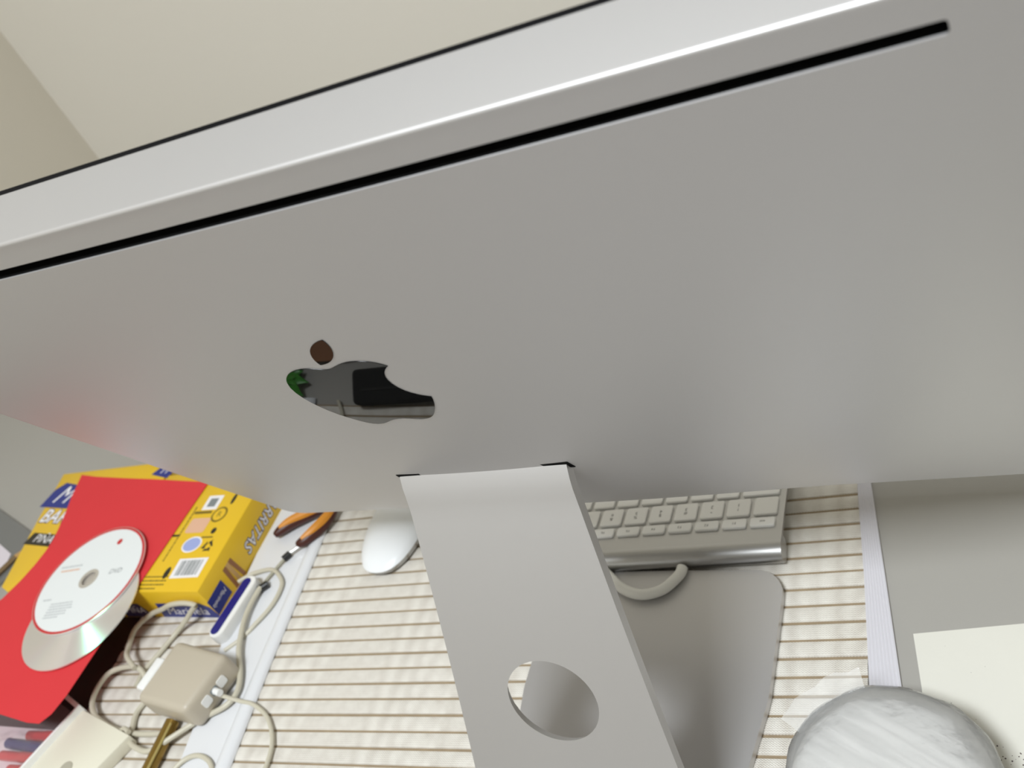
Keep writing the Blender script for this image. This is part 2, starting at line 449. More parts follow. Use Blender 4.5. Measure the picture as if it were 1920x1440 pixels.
# glass front with black edge
gl = out_rr(0.2); v, f = loft([[rel(B3(x, y, ww)) for x, y in gl] for ww in (-0.3, 2.0)])
part('front_glass', v, f, BLACK, comp, label='black edged front glass')
# emblem
def bez(p0, p1, p2, p3, n=8): return [tuple(p0[k]*(1-t)**3+3*p1[k]*(1-t)**2*t+3*p2[k]*(1-t)*t*t+p3[k]*t**3 for k in (0, 1)) for t in [i/n for i in range(1, n+1)]]
def path(start, segs):
    p = start; out = [start]
    for s in segs:
        a = [(p[0]+s[i], p[1]+s[i+1]) for i in (0, 2, 4)]; out += bez(p, *a); p = a[2]
    return out
body = path((12.152, 6.896), [(-.948, 0, -2.415, -1.078, -3.96, -1.04), (-2.04, .027, -3.91, 1.183, -4.961, 3.014), (-2.117, 3.675, -.546, 9.103, 1.519, 12.09),
    (1.013, 1.454, 2.208, 3.09, 3.792, 3.039), (1.52, -.065, 2.09, -.987, 3.935, -.987), (1.831, 0, 2.35, .987, 3.96, .948), (1.637, -.026, 2.676, -1.48, 3.676, -2.948),
    (1.156, -1.688, 1.636, -3.325, 1.662, -3.415), (-.039, -.013, -3.182, -1.221, -3.22, -4.857), (-.026, -3.04, 2.48, -4.494, 2.597, -4.559), (-1.429, -2.09, -3.623, -2.324, -4.39, -2.376), (-2, -.156, -3.675, 1.09, -4.61, 1.09)])
leaf = path((15.53, 3.83), [(.843, -1.012, 1.4, -2.427, 1.245, -3.83), (-1.207, .052, -2.662, .805, -3.532, 1.818), (-.78, .896, -1.454, 2.338, -1.273, 3.714), (1.338, .104, 2.715, -.688, 3.559, -1.701)])
SLG, VL = 3.02, 122.0
for nm, pth in (('emblem', body), ('emblem', leaf)):
    q = []
    for a, b in pth:
        p = ((a-12.05)*SLG, VL+(b-12)*SLG)
        if not q or (Vector(p)-Vector(q[-1])).length > 0.15: q.append(p)
    if (Vector(q[0])-Vector(q[-1])).length < 0.15: q.pop()
    tv, tf, lp = triangulate(q, (), 4.0)
    V = [rel(B3(p.x, p.y, wback(p.x, p.y)+0.25)) for p in tv]; F = [tuple(x) for x in tf]
    ring = []
    for i in lp[0]: ring.append(len(V)); V.append(rel(B3(tv[i].x, tv[i].y, wback(tv[i].x, tv[i].y)-0.3)))
    l0 = lp[0]
    for i in range(len(l0)): F.append((l0[i], l0[(i+1) % len(l0)], ring[(i+1) % len(l0)], ring[i]))
    part(nm, V, F, LOGO, comp, smooth=60, label='glossy black fruit emblem' if pth is body else 'glossy black leaf of the emblem')
# stand: one bent plate, wider towards the foot, with a round cable hole
TH = 6.2
Nn = Vector((0, 5.5, 238.5)); nbd = Vector((0, -0.80, -0.60)).normalized()
A0 = Vector((0, 2.0, 222.0)); B0 = Vector((0, -77.0, 16.0)); D0 = (B0-A0).normalized()
prof = []                         # (point, s) of the upper / rear surface
pts = [Vector((0, 26, 246)), Vector((0, 14, 241.5))]
# quadratic bend from pts[-1] into the straight neck
ctrl = Vector((0, 5.0, 236.0)); end = A0+D0*6
for i in range(1, 9):
    tt = i/8; pts.append((1-tt)**2*Vector((0, 14, 241.5))+2*tt*(1-tt)*ctrl+tt*tt*end)
L0 = (B0-end).length
for i in range(1, 23): pts.append(end+D0*L0*i/22)
# bend to the foot
rb_ = 16.0; ang = math.acos(max(-1, min(1, D0.dot(Vector((0, 1, 0)))))); 
inn = Vector((0, -D0.z, D0.y))    # towards the front of the bend
if inn.y < 0: inn = -inn
cen = B0+inn*rb_
for i in range(1, 13):
    a = ang*i/12; d = B0-cen
    pts.append(cen+Matrix.Rotation(a, 3, 'X') @ d if (Matrix.Rotation(ang, 3, 'X') @ D0).y > 0.9 else cen+Matrix.Rotation(-a, 3, 'X') @ d)
zsh = 8.6-pts[-1].z
for p in pts[-13:]: pass
# shift so that the foot's top lies TH above the table
yend = pts[-1].y
pts = [Vector((p.x, p.y, p.z+zsh*max(0.0, min(1, (222-p.z)/206)))) for p in pts]
y = yend
while y < 112.5: y = min(112.5, y+6); pts.append(Vector((0, y, 8.6)))
ss = [0.0]
for i in range(1, len(pts)): ss.append(ss[-1]+(pts[i]-pts[i-1]).length)
# s measured from A0
iA = min(range(len(pts)), key=lambda i: (pts[i]-A0).length); s0 = ss[iA]; ss = [s-s0 for s in ss]
def on(s):
    for i in range(len(ss)-1):
        if s <= ss[i+1] or i == len(ss)-2:
            k = (s-ss[i])/(ss[i+1]-ss[i]); return pts[i].lerp(pts[i+1], k), (pts[min(i+2, len(pts)-1)]-pts[max(i-1, 0)]).normalized()
def halfw(s):
    if s < 0: return 48.5
    return min(83.0, 48.5+0.07*s+0.00012*s*s)
smin, smax = ss[0], ss[-1]
outl = []
k = int((smax-smin)/6); RC = 20
for i in range(k+1):
    s = smin+(smax-RC-smin)*i/k; outl.append((s, halfw(s)))
for i in range(1, 9):
    a = pi/2*(1-i/8); outl.append((smax-RC+RC*math.cos(a), halfw(smax)-RC+RC*math.sin(a)))
outl = outl+[(s, -h) for s, h in reversed(outl)]
outl = densify(outl, 9)
hole = [(122.0+25.5*math.cos(2*pi*i/48), 1.0+26.5*math.sin(2*pi*i/48)) for i in range(48)]
tv, tf, lp = triangulate(outl, [hole], 6.0)
V = []; F = []; nv = len(tv)
for off in (0, 1):
    for q in tv:
        p, d = on(q.x); nrm = Vector((0, -d.z, d.y)); nrm = nrm if nrm.y > 0 or (abs(nrm.y) < .2 and nrm.z < 0) else -nrm
        q2 = q
        if off:                  # the cable hole opens wider on the far side
            hv = Vector((q.x-122.0, q.y-1.0)); hl = hv.length
            if hl < 27.5: q2 = q+hv*(3.2/hl)
            p, d = on(q2.x)
        V.append(rel(p+EX*q2.y+nrm*TH*off))
F = [tuple(x) for x in tf]+[tuple(i+nv for i in reversed(x)) for x in tf]
for l in lp:
    for i in range(len(l)): a, b = l[i], l[(i+1) % len(l)]; F.append((a, b, b+nv, a+nv))
part('stand', V, F, ALU, comp, smooth=40, label='bent aluminium stand with a round cable hole')
# dark opening in the back round the top of the stand
v = []
for (u, dv) in [(-49.3, 1.0), (50.2, 0.6), (51.0, 8), (-49.6, 8)]:
    vv = 222.5+dv; v.append(rel(B3(u, vv, wback(u, vv)+0.35)))
v += [tuple(Vector(p)-NB*6) for p in v]
part('stand_slot', v, [(0, 1, 2, 3), (4, 7, 6, 5), (0, 4, 5, 1), (1, 5, 6, 2), (2, 6, 7, 3), (3, 7, 4, 0)], SLOT, comp, label='black opening round the stand')

# white power cord looping through the stand
cp = [(-48, 113, 12.6), (-38, 104, 12.6), (-29, 96.5, 12.6), (-19, 91.6, 12.6), (-9, 90.4, 12.6), (2, 94, 12.6), (9, 101.3, 12.6), (12.6, 107.5, 12.4), (13.2, 112.6, 12.2)]
tag(part('power_cord', *tube_geo(cp, 3.8, 14), CORD, smooth=True), 'short white power cord loop on the stand foot behind the keyboard', 'cord')

# ---------------------------------------------------------------- keyboard
KY = math.radians(2.5)
kb = tag(empty('keyboard', (81.3, 119.2, 2.0), KY), 'slim aluminium keyboard with white keys under the computer', 'keyboard')
KW, KD, KR = 274.0, 131.0, 9.2
TZ = lambda y: 17.6-(y-6)*0.09          # height of the top plate over the mat
bar = []
for i in range(28):
    a = 2*pi*i/28; bar.append((7.4+KR*math.cos(a), 9.25+KR*0.9*math.sin(a)))
v, f = loft([[(x, y, z) for y, z in bar] for x in (-KW, 0)])
part('battery_bar', v, f, ALU_KB, kb, smooth=True, label='round shiny aluminium bar along the rear edge')
v, f = [], []
for x in (-KW, 0):
    v += [(x, 9, TZ(9)), (x, KD-2, TZ(KD-2)), (x, KD, TZ(KD)-1.2), (x, KD-1, TZ(KD)-3), (x, 9, TZ(9)-3)]
f = [(i, (i+1) % 5, 5+(i+1) % 5, 5+i) for i in range(5)]+[(0, 1, 2, 3, 4), (9, 8, 7, 6, 5)]
part('top_plate', v, f, ALU_KB, kb)
for x in (-25, -KW+25):
    part('rubber_foot', *lathe_geo([(4, 0), (4, TZ(KD-14)-3.05)], x, KD-14, 16), BLACK_PL, kb)
slope = math.atan(0.09)
keycache = {}
def add_key(x1, wd, yr, dp, legend):
    """x1: edge nearest image right; yr: rear edge"""
    key = (round(wd, 1), round(dp, 1))
    if key not in keycache:
        rr = rounded_rect(-wd/2, wd/2, -dp/2, dp/2, 1.6, 3); r2 = rounded_rect(-wd/2+.5, wd/2-.5, -dp/2+.5, dp/2-.5, 1.3, 3)
        v, f = loft([[(*p, 0) for p in rr], [(*p, 1.5) for p in rr], [(*p, 1.9) for p in r2]], True, True)
        keycache[key] = mesh('key', v, f, KEY, smooth=30)
    yc = yr+dp/2
    o = obj_mesh('key', keycache[key], kb, (x1-wd/2, yc, TZ(yc)+0.02)); o.rotation_euler = (-slope, 0, 0)
    if legend:
        txt, sz, ofs = legend
        M = Matrix.Translation(Vector((ofs[0], ofs[1], 1.95))*S) @ Matrix.Rotation(pi, 4, 'Z')
        lettering('key_legend', txt, sz, LEGEND, o, M, line=0.95)
# rows counted from the rear; x runs from the image-right end (esc side)
px = 19.05
yF_, yN, yQ, yA, yZ, yB = 21.5, 32.4, 51.4, 70.5, 89.5, 108.6
frow = ['esc', 'F1', 'F2', 'F3', 'F4', 'F5', 'F6', 'F7', 'F8', 'F9', 'F10', 'F11', 'F12', '']
for i in range(14):
    add_key(-5.2-i*19.5, 16.9, yF_, 8.0, (frow[i], 3.0, (0, 0)) if frow[i] else None)
nrow = ['', '!\n1', '"\n2', '#\n3', '$\n4', '%\n5', '&\n6', '/\n7', '(\n8', ')\n9', '=\n0', "?\n'", '¡\n¿']
for i in range(13): add_key(-4.6-i*px, 16.2, yN, 16.2, (nrow[i], 4.2, (0, 0)) if nrow[i] else None)
add_key(-4.6-13*px, 24, yN, 16.2, None)
add_key(-4.6, 25.6, yQ, 16.2, None)
for i, c in enumerate('QWERTYUIOP`+'): add_key(-4.6-28.5-i*px, 16.2, yQ, 16.2, (c, 4.6, (0, 0)))
add_key(-4.6-28.5-12*px, 14.5, yQ, 16.2, None)
add_key(-4.6, 30, yA, 16.2, None)
for i, c in enumerate('ASDFGHJKLÑ´Ç'): add_key(-4.6-33-i*px, 16.2, yA, 16.2, (c, 4.6, (0, 0)))
add_key(-4.6, 21, yZ, 16.2, None)
for i, c in enumerate('<ZXCVBNM,.-'): add_key(-4.6-24-i*px, 16.2, yZ, 16.2, (c, 4.6, (0, 0)))
add_key(-4.6-24-11*px, 36, yZ, 16.2, None)
xx = -4.6
for wd in (16.2, 16.2, 16.2, 21, 94, 21, 16.2, 16.2, 16.2, 16.2): add_key(xx, wd, yB, 16.2, None); xx -= wd+2.85

# ---------------------------------------------------------------- mouse
ms = tag(empty('mouse', (-252, 171, 2.0), math.radians(0)), 'white glossy wireless mouse on the mat left of the stand', 'mouse')
def mouse_ring(sc, z, bulgez=0.0):
    out = []
    for i in range(48):
        a = 2*pi*i/48; c, s_ = math.cos(a), math.sin(a)
        x = 28.8*sc*math.copysign(abs(c)**0.80, c); y = 56.5*sc*math.copysign(abs(s_)**0.88, s_)
        zz = z
        if bulgez: zz = z+bulgez*(1-(y/62)**2)*(1-0.25*(x/29)**2)
        out.append((x, y, zz))
    return out
v, f = loft([mouse_ring(.93, 0.6), mouse_ring(.985, 3.5), mouse_ring(1.0, 7.0)], True, True)
part('base', v, f, ALU_KB, ms, smooth=True)
rings = [mouse_ring(1.0, 7.05)]+[mouse_ring(math.sqrt(max(0.0, 1-k*k)), 7.05+(k**1.0)*5.5, 9.0*k) for k in (.25, .45, .62, .76, .87, .95, .985)]
v, f = loft(rings, True, True)
part('shell', v, f, MOUSE, ms, smooth=60)

# ---------------------------------------------------------------- snack boxes, red sheet, discs
XR, YFR, XM, YB2 = -404.0, 75.0, -543.0, 216.0
bx = tag(empty('snack_box', (XR, YFR, 0)), 'yellow snack box lying face down, barcode up, right of the red sheet', 'box')
v, f = box_geo(XM-XR, 0, 0, YB2-YFR, 0.2, 40)
v = [(a+(4 if b > 50 and a > -10 else 0)*0, b, c) for a, b, c in v]
obj_mesh('carton', bevel_mesh('carton', v, f, YEL, 1.2, 2), bx)
TOP = lambda x, y: frame_matrix((x-XR, y-YFR, 40.02), (1, 0, 0), (0, 1, 0))
# barcode: white panel and its bars
M = frame_matrix((-432-XR, 99-YFR, 40.02), (0.93, 0.37, 0), (-0.37, 0.93, 0))
M = frame_matrix((-431.5-XR, 100-YFR, 40.02), (1, 0.03, 0), (-0.03, 1, 0))
bc = flat('barcode_panel', [(-17.5, -10.5), (17.5, -10.5), (17.5, 10.5), (-17.5, 10.5)], WHITE_P, bx, M)
v = []; f = []; x = -13.0; rng = random.Random(3)
while x < 13:
    wd = rng.choice((0.5, 0.8, 1.2, 1.7)); b_, g_ = box_geo(x, x+wd, -7.8, 8.3, 0.16, 0.24); f += [tuple(i+len(v) for i in q) for q in g_]; v += b_; x += wd+rng.choice((0.5, 0.7, 1.0))
o = obj_mesh('barcode_bars', mesh('barcode_bars', v, f, MID_P), bc)
# stamps and symbols
flat('stamp', ell(0, 0, 10, 7.5), BLUE_P, bx, TOP(-446, 126)); flat('stamp', ell(0, 0, 11.5, 9), WHITE_P, bx, frame_matrix((-446-XR, 126-YFR, 40.005), (1, 0, 0), (0, 1, 0)), 0.1)
flat('stamp', rounded_rect(-12, 12, -8.5, 8.5, 3), PINK_P, bx, TOP(-453.5, 148))
p_ = flat('label_patch', [(-9.5, -8.5), (9.5, -8.5), (9.5, 8.5), (-9.5, 8.5)], WHITE_P, bx, TOP(-452, 175)); 
o = flat('label_patch', [(-5, -5), (5, -5), (5, 5), (-5, 5)], MID_P, bx, TOP(-452, 175), 0.3)
flat('print_line', [(-11, -1.5), (11, -1.5), (11, 1.5), (-11, 1.5)], OLIVE_P, bx, TOP(-457, 163.5))
# recycling arrows: three bent chevrons
def tri_arrow(k):
    pts_ = []
    for rr_, a in ((6.2, 0), (6.2, 70), (8, 70), (4.6, 100), (2.0, 70), (3.6, 70), (3.4, 0)):
        b_ = math.radians(a+120*k); pts_.append((rr_*math.cos(b_), rr_*math.sin(b_)))
    return pts_
for k in range(3): flat('recycling_arrow', tri_arrow(k), BLACK_P, bx, TOP(-424.5, 123.5))
flat('tidy_symbol', ell(0, 0, 3, 3.6, 12), BLACK_P, bx, TOP(-428.5, 141)); flat('tidy_symbol', [(-7, -1), (7, -1), (7, 0.6), (-7, 0.6)], OLIVE_P, bx, TOP(-432, 134))
flat('round_mark', ell(0, 0, 9, 9), OLIVE_P, bx, TOP(-434, 160)); flat('round_mark', ell(0, 0, 7, 7), YEL, bx, TOP(-434, 160), .25); lettering('mark_letters', 'R', 9, OLIVE_P, bx, frame_matrix((-434-XR, 160-YFR, 40.3), (1, 0, 0), (0, 1, 0)))
flat('figure_mark', ell(0, 0, 2.2, 6.5, 14), BLACK_P, bx, TOP(-427, 178))
flat('print_mark', ell(0, 0, 3.2, 6.5, 14), BLACK_P, bx, TOP(-455.5, 95)); flat('print_line', [(-5, -1.2), (5, -1.2), (5, 1.2), (-5, 1.2)], BLACK_P, bx, TOP(-474, 137))
# right-hand side: big word upside down (box lies face down), biscuits, blue logo
RS = lambda y, z, d=0.03: frame_matrix((d, y-YFR, z), (0, -1, 0), (0, 0, -1))
for off, m_, d in ((0.9, NAVY_D, 0.03), (0.0, WHITE_P, 0.12)):
    lettering('brand_word', 'BARRITAS', 15.5, m_, bx, RS(172, 16.5, d), shear=0.25, offset=off)
for i, (y_, tl) in enumerate(((118, .10), (112.5, .0), (107, -.08))):
    flat('biscuit_picture', [(-2.4+tl*10, -11), (2.4+tl*10, -11), (2.0-tl*14, 13), (-2.0-tl*14, 13)], WAFER if i != 1 else WAFER_L, bx, RS(y_, 17, 0.05+0.02*i), 0.1)
flat('logo_panel', [(-12, -9), (12, -9), (12, 9), (-12, 9)], NAVY, bx, RS(86, 16, 0.05)); lettering('logo_word', 'Marinela', 6.0, WHITE_P, bx, RS(86, 16, 0.3), shear=0.3)
# front side: yellow flap over a dark band with the logo
FS = lambda x, z, d=0.03: frame_matrix((x-XR, -d, z), (1, 0, 0), (0, 0, 1))
flat('logo_panel', [(-36, -9.5), (36, -9.5), (33, 6), (25, 11.5), (-30, 11.5)], NAVY, bx, FS(-441, 11, 0.05))
lettering('logo_word', 'Marinela', 15, WHITE_P, bx, FS(-441, 11, 0.3), shear=0.35)
flat('logo_panel', [(-20, -9), (17, -9), (10, 11), (-20, 11)], NAVY_D, bx, FS(-505, 11, 0.05)); lettering('logo_word', 'PIÑA', 12, WHITE_P, bx, FS(-507, 12, 0.3), shear=0.35)

bl = tag(empty('snack_box', (-545, 75, 0)), 'yellow snack box with its logo side up, left of the red sheet', 'box')
XO, YO = -545, 75
poly = [(-545.5, 76), (-545.5, 222), (-560, 236), (-719, 232), (-704, 170), (-680, 82), (-665, 76)]
poly = [(x-XO, y-YO) for x, y in poly]
v, f = prism_geo(poly, 0.2, 40.0)
obj_mesh('carton', bevel_mesh('carton', v, f, YEL, 1.0, 2), bl)
TL = lambda x, y, d=0.02: frame_matrix((x-XO, y-YO, 40.0+d), (0.97, -0.10, 0), (0.10, 0.97, 0))
flat('logo_panel', [(-19, -16), (30, -16), (34, 14), (-6, 18), (-16, 8)], NAVY, bl, TL(-696, 199))
lettering('logo_word', 'M', 33, WHITE_P, bl, TL(-689, 199, 0.25), shear=0.4)
for off, m_, d in ((1.3, NAVY_D, 0.03), (0.35, WHITE_P, 0.12)): lettering('brand_word', 'BARRITAS', 24, m_, bl, TL(-646, 166, d), shear=0.1, offset=off)
flat('flavour_panel', [(-17, -7), (40, -7), (40, 8), (-13, 8)], BLACK_P, bl, TL(-679, 140))
lettering('flavour_word', 'PIÑA', 14.5, WHITE_P, bl, TL(-668, 140, 0.25), shear=0.15)
flat('logo_panel', [(-18, -6), (10, -10), (14, 6), (-8, 10)], NAVY, bl, TL(-556+6, 223)); lettering('logo_word', 'M', 13, WHITE_P, bl, TL(-552, 223, 0.25), shear=0.4)

# red card
rp = [(-683, 226.8), (-655, 222), (-580, 213), (-500, 204), (-474.4, 201.1), (-477, 160), (-480.4, 89.2), (-481, 50), (-481.6, 18.1), (-483.1, -27), (-487, -44), (-494.5, -52.9), (-510, -53), (-546.3, -48.5), (-620, -40),
      (-720, -25), (-735, 10), (-690, 40), (-662, 66.7), (-652, 88), (-647, 106), (-645.8, 122), (-648, 136.9), (-660, 168), (-672, 195)]
rp = densify(rp, 12)
tv, tf, lp = triangulate(rp, (), 12.0)
def redz(x, y):
    z = 40.6+2.0*math.exp(-((x+640)/26)**2-((y-110)/45)**2)+0.8*math.exp(-((x+560)/30)**2)*max(0, (y-140)/80)
    return z
V = [(p.x+545, p.y-75, redz(p.x, p.y)) for p in tv]; nv = len(V); V += [(a, b, c+0.45) for a, b, c in V]
F = [tuple(reversed(x)) for x in tf]+[tuple(i+nv for i in x) for x in tf]
for i in range(len(lp[0])): a, b = lp[0][i], lp[0][(i+1) % len(lp[0])]; F.append((a, b, b+nv, a+nv))
rs = obj_mesh('red_card', mesh('red_card', V, F, RED, smooth=60)); rs.location = Vector((-545, 75, 0))*S
tag(rs, 'large bright red card sheet lying over the two yellow boxes', 'card')

def disc(name, cx, cy, z, label, white):
    t = tag(empty(name, (cx, cy, z)), label, 'disc', 'discs on the red card')
    def ring(r0, r1, z0, z1, m, nm, n=64, lab=None):
        lo = [[(r*math.cos(2*pi*i/n), r*math.sin(2*pi*i/n), zz) for i in range(n)] for r, zz in ((r0, z0), (r1, z0), (r1, z1), (r0, z1), (r0, z0))]
        v, f = loft(lo, False, False); part(nm, v, f, m, t, smooth=30, label=lab)
    ring(20.5, 60, 0, 1.1, DISC_S, 'data_layer')
    ring(7.5, 20.5, 0, 1.1, DISC_CLEAR, 'hub')
    if white:
        ring(8.5, 57, 1.12, 1.2, DISC_W, 'white_print', lab='white printed face'); ring(57, 59.5, 1.12, 1.2, RED_P, 'red_rim', lab='red printed rim')
        ring(7.5, 10.8, 1.22, 1.3, DISC_CLEAR, 'hub_ring')
    return t
d2 = disc('disc', -531, 52, 42.9, 'bare silver disc under the white one on the red card', False)
d1 = disc('disc', -547, 86, 44.6, 'white printed disc with red rim on the red card', True)
DZ = 1.25
def pr(dx, dy, d=0.0): return frame_matrix((dx, dy, DZ+d), (1, 0.12, 0), (-0.12, 1, 0))
flat('red_mark', ell(0, 0, 3.0, 3.4, 14), RED_P, d1, pr(9, 42)); 
lettering('disc_text', 'DVD', 7.5, MID_P, d1, pr(30, 8), shear=0.2)
def print_rows(name, rows, m, parent, M, h, gap):      # print too small to read: rows of short ink dashes
    v = []; f = []; rng = random.Random(len(rows)*7)
    for k, wd in enumerate(rows):
        x = -max(rows)/2
        while x < -max(rows)/2+wd:
            l = rng.uniform(1.2, 4.0); b_, g_ = box_geo(x, x+l, -k*gap-h/2, -k*gap+h/2, 0, 0.08); f += [tuple(q+len(v) for q in t_) for t_ in g_]; v += b_; x += l+0.7
    o = obj_mesh(name, mesh(name, v, f, m), parent); o.matrix_local = M
    return o
print_rows('disc_print', [26], GREY_P, d1, pr(-36, 14), 1.6, 3); print_rows('disc_print', [24], PINK_P, d1, pr(-34, 9.5), 1.9, 3)
print_rows('disc_print', [9], GREY_P, d1, pr(-38, -24), 1.6, 3)
print_rows('disc_print', [27, 26, 28, 24, 26, 18], GREY_P, d1, pr(-14, -27), 1.3, 3.0)
print_rows('fine_print', [30, 28, 30, 22], OLIVE_P, bx, frame_matrix((-466-XR, 91-YFR, 40.03), (1, 0, 0), (0, 1, 0)), 1.5, 4.2)
print_rows('fine_print', [60], OLIVE_P, bx, frame_matrix((-470-XR, 138-YFR, 40.03), (0, 1, 0), (-1, 0, 0)), 1.6, 4)

# ---------------------------------------------------------------- left table clutter
# long white plastic sheet with raised right rim
t = tag(empty('plastic_tray', (-360, 60, 2.2)), 'long glossy white plastic tray running beside the mat gap under the charger', 'tray')
pl = [(-364, -84), (-362, -60), (-373, 3), (-389, 55), (-402, 120), (-412, 230), (-352, 230), (-349, 188), (-336, 34), (-325, -56), (-322, -84)]
v, f = prism_geo([(x+360, y-60) for x, y in pl], 0.1, 1.6); part('tray_bed', v, f, SHEET, t)
v, f = tube_geo([(-345.5+360, 230-60, 2.5), (-344+360, 188-60, 2.5), (-329+360, 34-60, 2.5), (-318+360, -56-60, 2.5), (-309+360, -130-60, 2.5)], 1, 12)
rim = []
for (x, y, wd) in [(-345.5, 230, 6.5), (-344, 188, 6.5), (-329.5, 34, 7), (-318.5, -56, 7.5), (-315, -84, 7.5)]:
    rim.append([(x+360-wd*math.cos(pi*i/8), y-60, 0.1+4.2*math.sin(pi*i/8)) for i in range(9)])
v, f = loft(rim); part('tray_rim', v, f, SHEET, t, smooth=50)

def cable(name, pts, r, m, label, cat='cable', group=None):
    o = part(name, *tube_geo(pts, r, 10), m, smooth=True); return tag(o, label, cat, group)
CR = 2.3
# charger brick
ax = [(-406.9, 34.1), (-342.3, 22.5), (-354.5, -29.0), (-415.5, -20.5)]
cx, cy = -380, 2
ad = tag(empty('charger', (cx, cy, 2.0)), 'beige rounded power adapter brick lying on the mat and tray', 'charger')
v, f = prism_geo([(x-cx, y-cy) for x, y in ax], 2.8, 30)
obj_mesh('case', bevel_mesh('case', v, f, BEIGE, 6.0, 4), ad)
# white sockets on its right side
e = (Vector((-342.3, 22.5, 0))-Vector((-354.5, -29.0, 0))).normalized(); nr_ = Vector((e.y, -e.x, 0))
base = Vector((-348.4-cx, -3.2-cy, 17))
for du, wd in ((8.5, 4.2), (-9.5, 4.2)):
    flat('socket', rounded_rect(-wd, wd, -4.2, 4.2, 2, 4), WHITE_PL, ad, frame_matrix(base+e*du+nr_*0.0, e, (0, 0, 1)), 0.7)
flat('socket', rounded_rect(-3.6, 3.6, -3.2, 3.2, 1.2, 4), MID_P, ad, frame_matrix(base, e, (0, 0, 1)), 0.5)
# white clip on the left
ce = (Vector((-406.9, 34.1, 0))-Vector((-415.5, -20.5, 0))).normalized(); cn = Vector((-ce.y, ce.x, 0))
cb = Vector((-411.8-cx, 2-cy, 17)); 
v, f = box_geo(-15, 14, -3.5, 6.5, -10, 13.8)
R3 = Matrix((ce, cn, Vector((0, 0, 1)))).transposed()
v = [tuple(cb+R3 @ Vector(p)) for p in v]
obj_mesh('plug_clip', bevel_mesh('plug_clip', v, f, WHITE_PL, 2.0, 3), ad)['label'] = 'white plug holder on the left side'
pc = base+nr_*0.3
v, f = tube_geo([pc, pc+nr_*7], 2.9, 12, 2); part('cord_collar', v, f, WHITE_PL, ad, smooth=True)
wpts = [(pc+nr_*5), (-343.8-cx, -4.5-cy, 13), (-330-cx, -4.5-cy, 6), (-316.6-cx, -5.6-cy, 4.5), (-301-cx, -12-cy, 3.0), (-289-cx, -22-cy, 3.0), (-280-cx, -35-cy, 3.0), (-276-cx, -50-cy, 3.0), (-276-cx, -66-cy, 3.0), (-279-cx, -80-cy, 3.0)]
part('output_cord', *tube_geo(wpts, 1.7, 10), CABLE, ad, smooth=True, label='thin pale cord curving out over the mat')

cable('cable', [(-393, -34.6, 5), (-417, -37.5, 6), (-439, -37.6, 8), (-461, -33.6, 10), (-479, -26.6, 10), (-491, -16, 10), (-495.4, -2.5, 10), (-491.7, 10.5, 11), (-479, 16.4, 12), (-461, 17.9, 12), (-452, 14, 8), (-448, 8, 5)], CR, CABLE,
      'beige cable looping left of the charger past the dark sheet')
cable('cable', [(-457, 4, 4.6), (-458, 19, 4.6), (-452, 37, 4.8), (-445, 55, 6), (-433, 64, 13), (-421, 68, 22), (-413, 69.5, 28), (-425, 70, 30.5), (-443, 70, 28), (-458, 69.5, 22), (-480, 69, 14), (-491, 55, 12), (-484, 36, 13), (-474, 25, 16.5), (-458, 15, 15)], CR, CABLE,
      'beige cable arching in front of the barcode box')
cable('cable', [(-371, 101, 9), (-371.5, 86, 9), (-369.5, 70, 9), (-364, 54, 9), (-356.5, 38, 9), (-343, 18, 8), (-337, 2, 8), (-342, -10, 8), (-362, -22, 7), (-378, -40, 10), (-393, -52, 10), (-410, -50.5, 9), (-425, -44, 7), (-433, -32, 5), (-438, -20, 4.6), (-436, -10, 4.6)], CR, CABLE,
      'beige cable wrapped closely round the front and right of the charger')
cable('cable', [(-402, 108, 8), (-397, 112, 8), (-389, 118, 7), (-371, 121.7, 6.2), (-354, 110.5, 6.2), (-349.5, 99, 6.2), (-350.5, 83, 6.2), (-358, 66, 5.8), (-366, 53.5, 4.4), (-378, 41, 4.4)], 1.9, CABLE,
      'pale cable loop on the white tray beside the blue-faced stick')
cable('cable', [(-424, -40, 12.8), (-434.9, -37, 11), (-444, -47, 5), (-449.5, -64.7, 4.6), (-447, -85, 4.6), (-440, -110, 4.6)], 2.0, CABLE, 'beige cable end running off beside the cream case')
cable('cable', [(-372, -100, 4.4), (-366, -72, 5.6), (-358.2, -56, 6), (-346.5, -50, 6), (-332, -53, 6), (-322, -62, 6.2), (-319, -74, 7), (-324, -84, 6)], 2.0, CABLE, 'beige cable arc on the white tray at the picture bottom')
# dark connector cable on the tray, near the pliers
t = tag(empty('lead', (-366, 122, 4.0)), 'thin grey lead with two black connectors on the white tray', 'cable')
v, f = tube_geo([(a+366, b-122, c-4) for a, b, c in [(-350, 147, 8), (-354, 143.5, 8), (-361.5, 135.4, 7), (-367.6, 122.3, 6.4), (-373, 106, 6.4), (-377, 92, 6.6), (-384, 70, 10), (-388, 62, 10)]], 1.4, 8)
part('wire', v, f, GCABLE, t, smooth=True)
for a, b, r, z in (((-363.5, 132, 0), (-359.5, 138.5, 0), 3.0, 7.4), ((-373.0, 100, 0), (-366.5, 106, 0), 3.4, 7.4)):
    v, f = tube_geo([(a[0]+366, a[1]-122, z-4), (b[0]+366, b[1]-122, z-4)], r, 12, 3); part('connector', v, f, BLACK_PL, t, smooth=True)
v, f = tube_geo([(-358.5+366, 139-122, 3.8), (-349.5+366, 147-122, 4.2)], 1.6, 10, 3); part('metal_plug', v, f, STEEL, t, smooth=True)
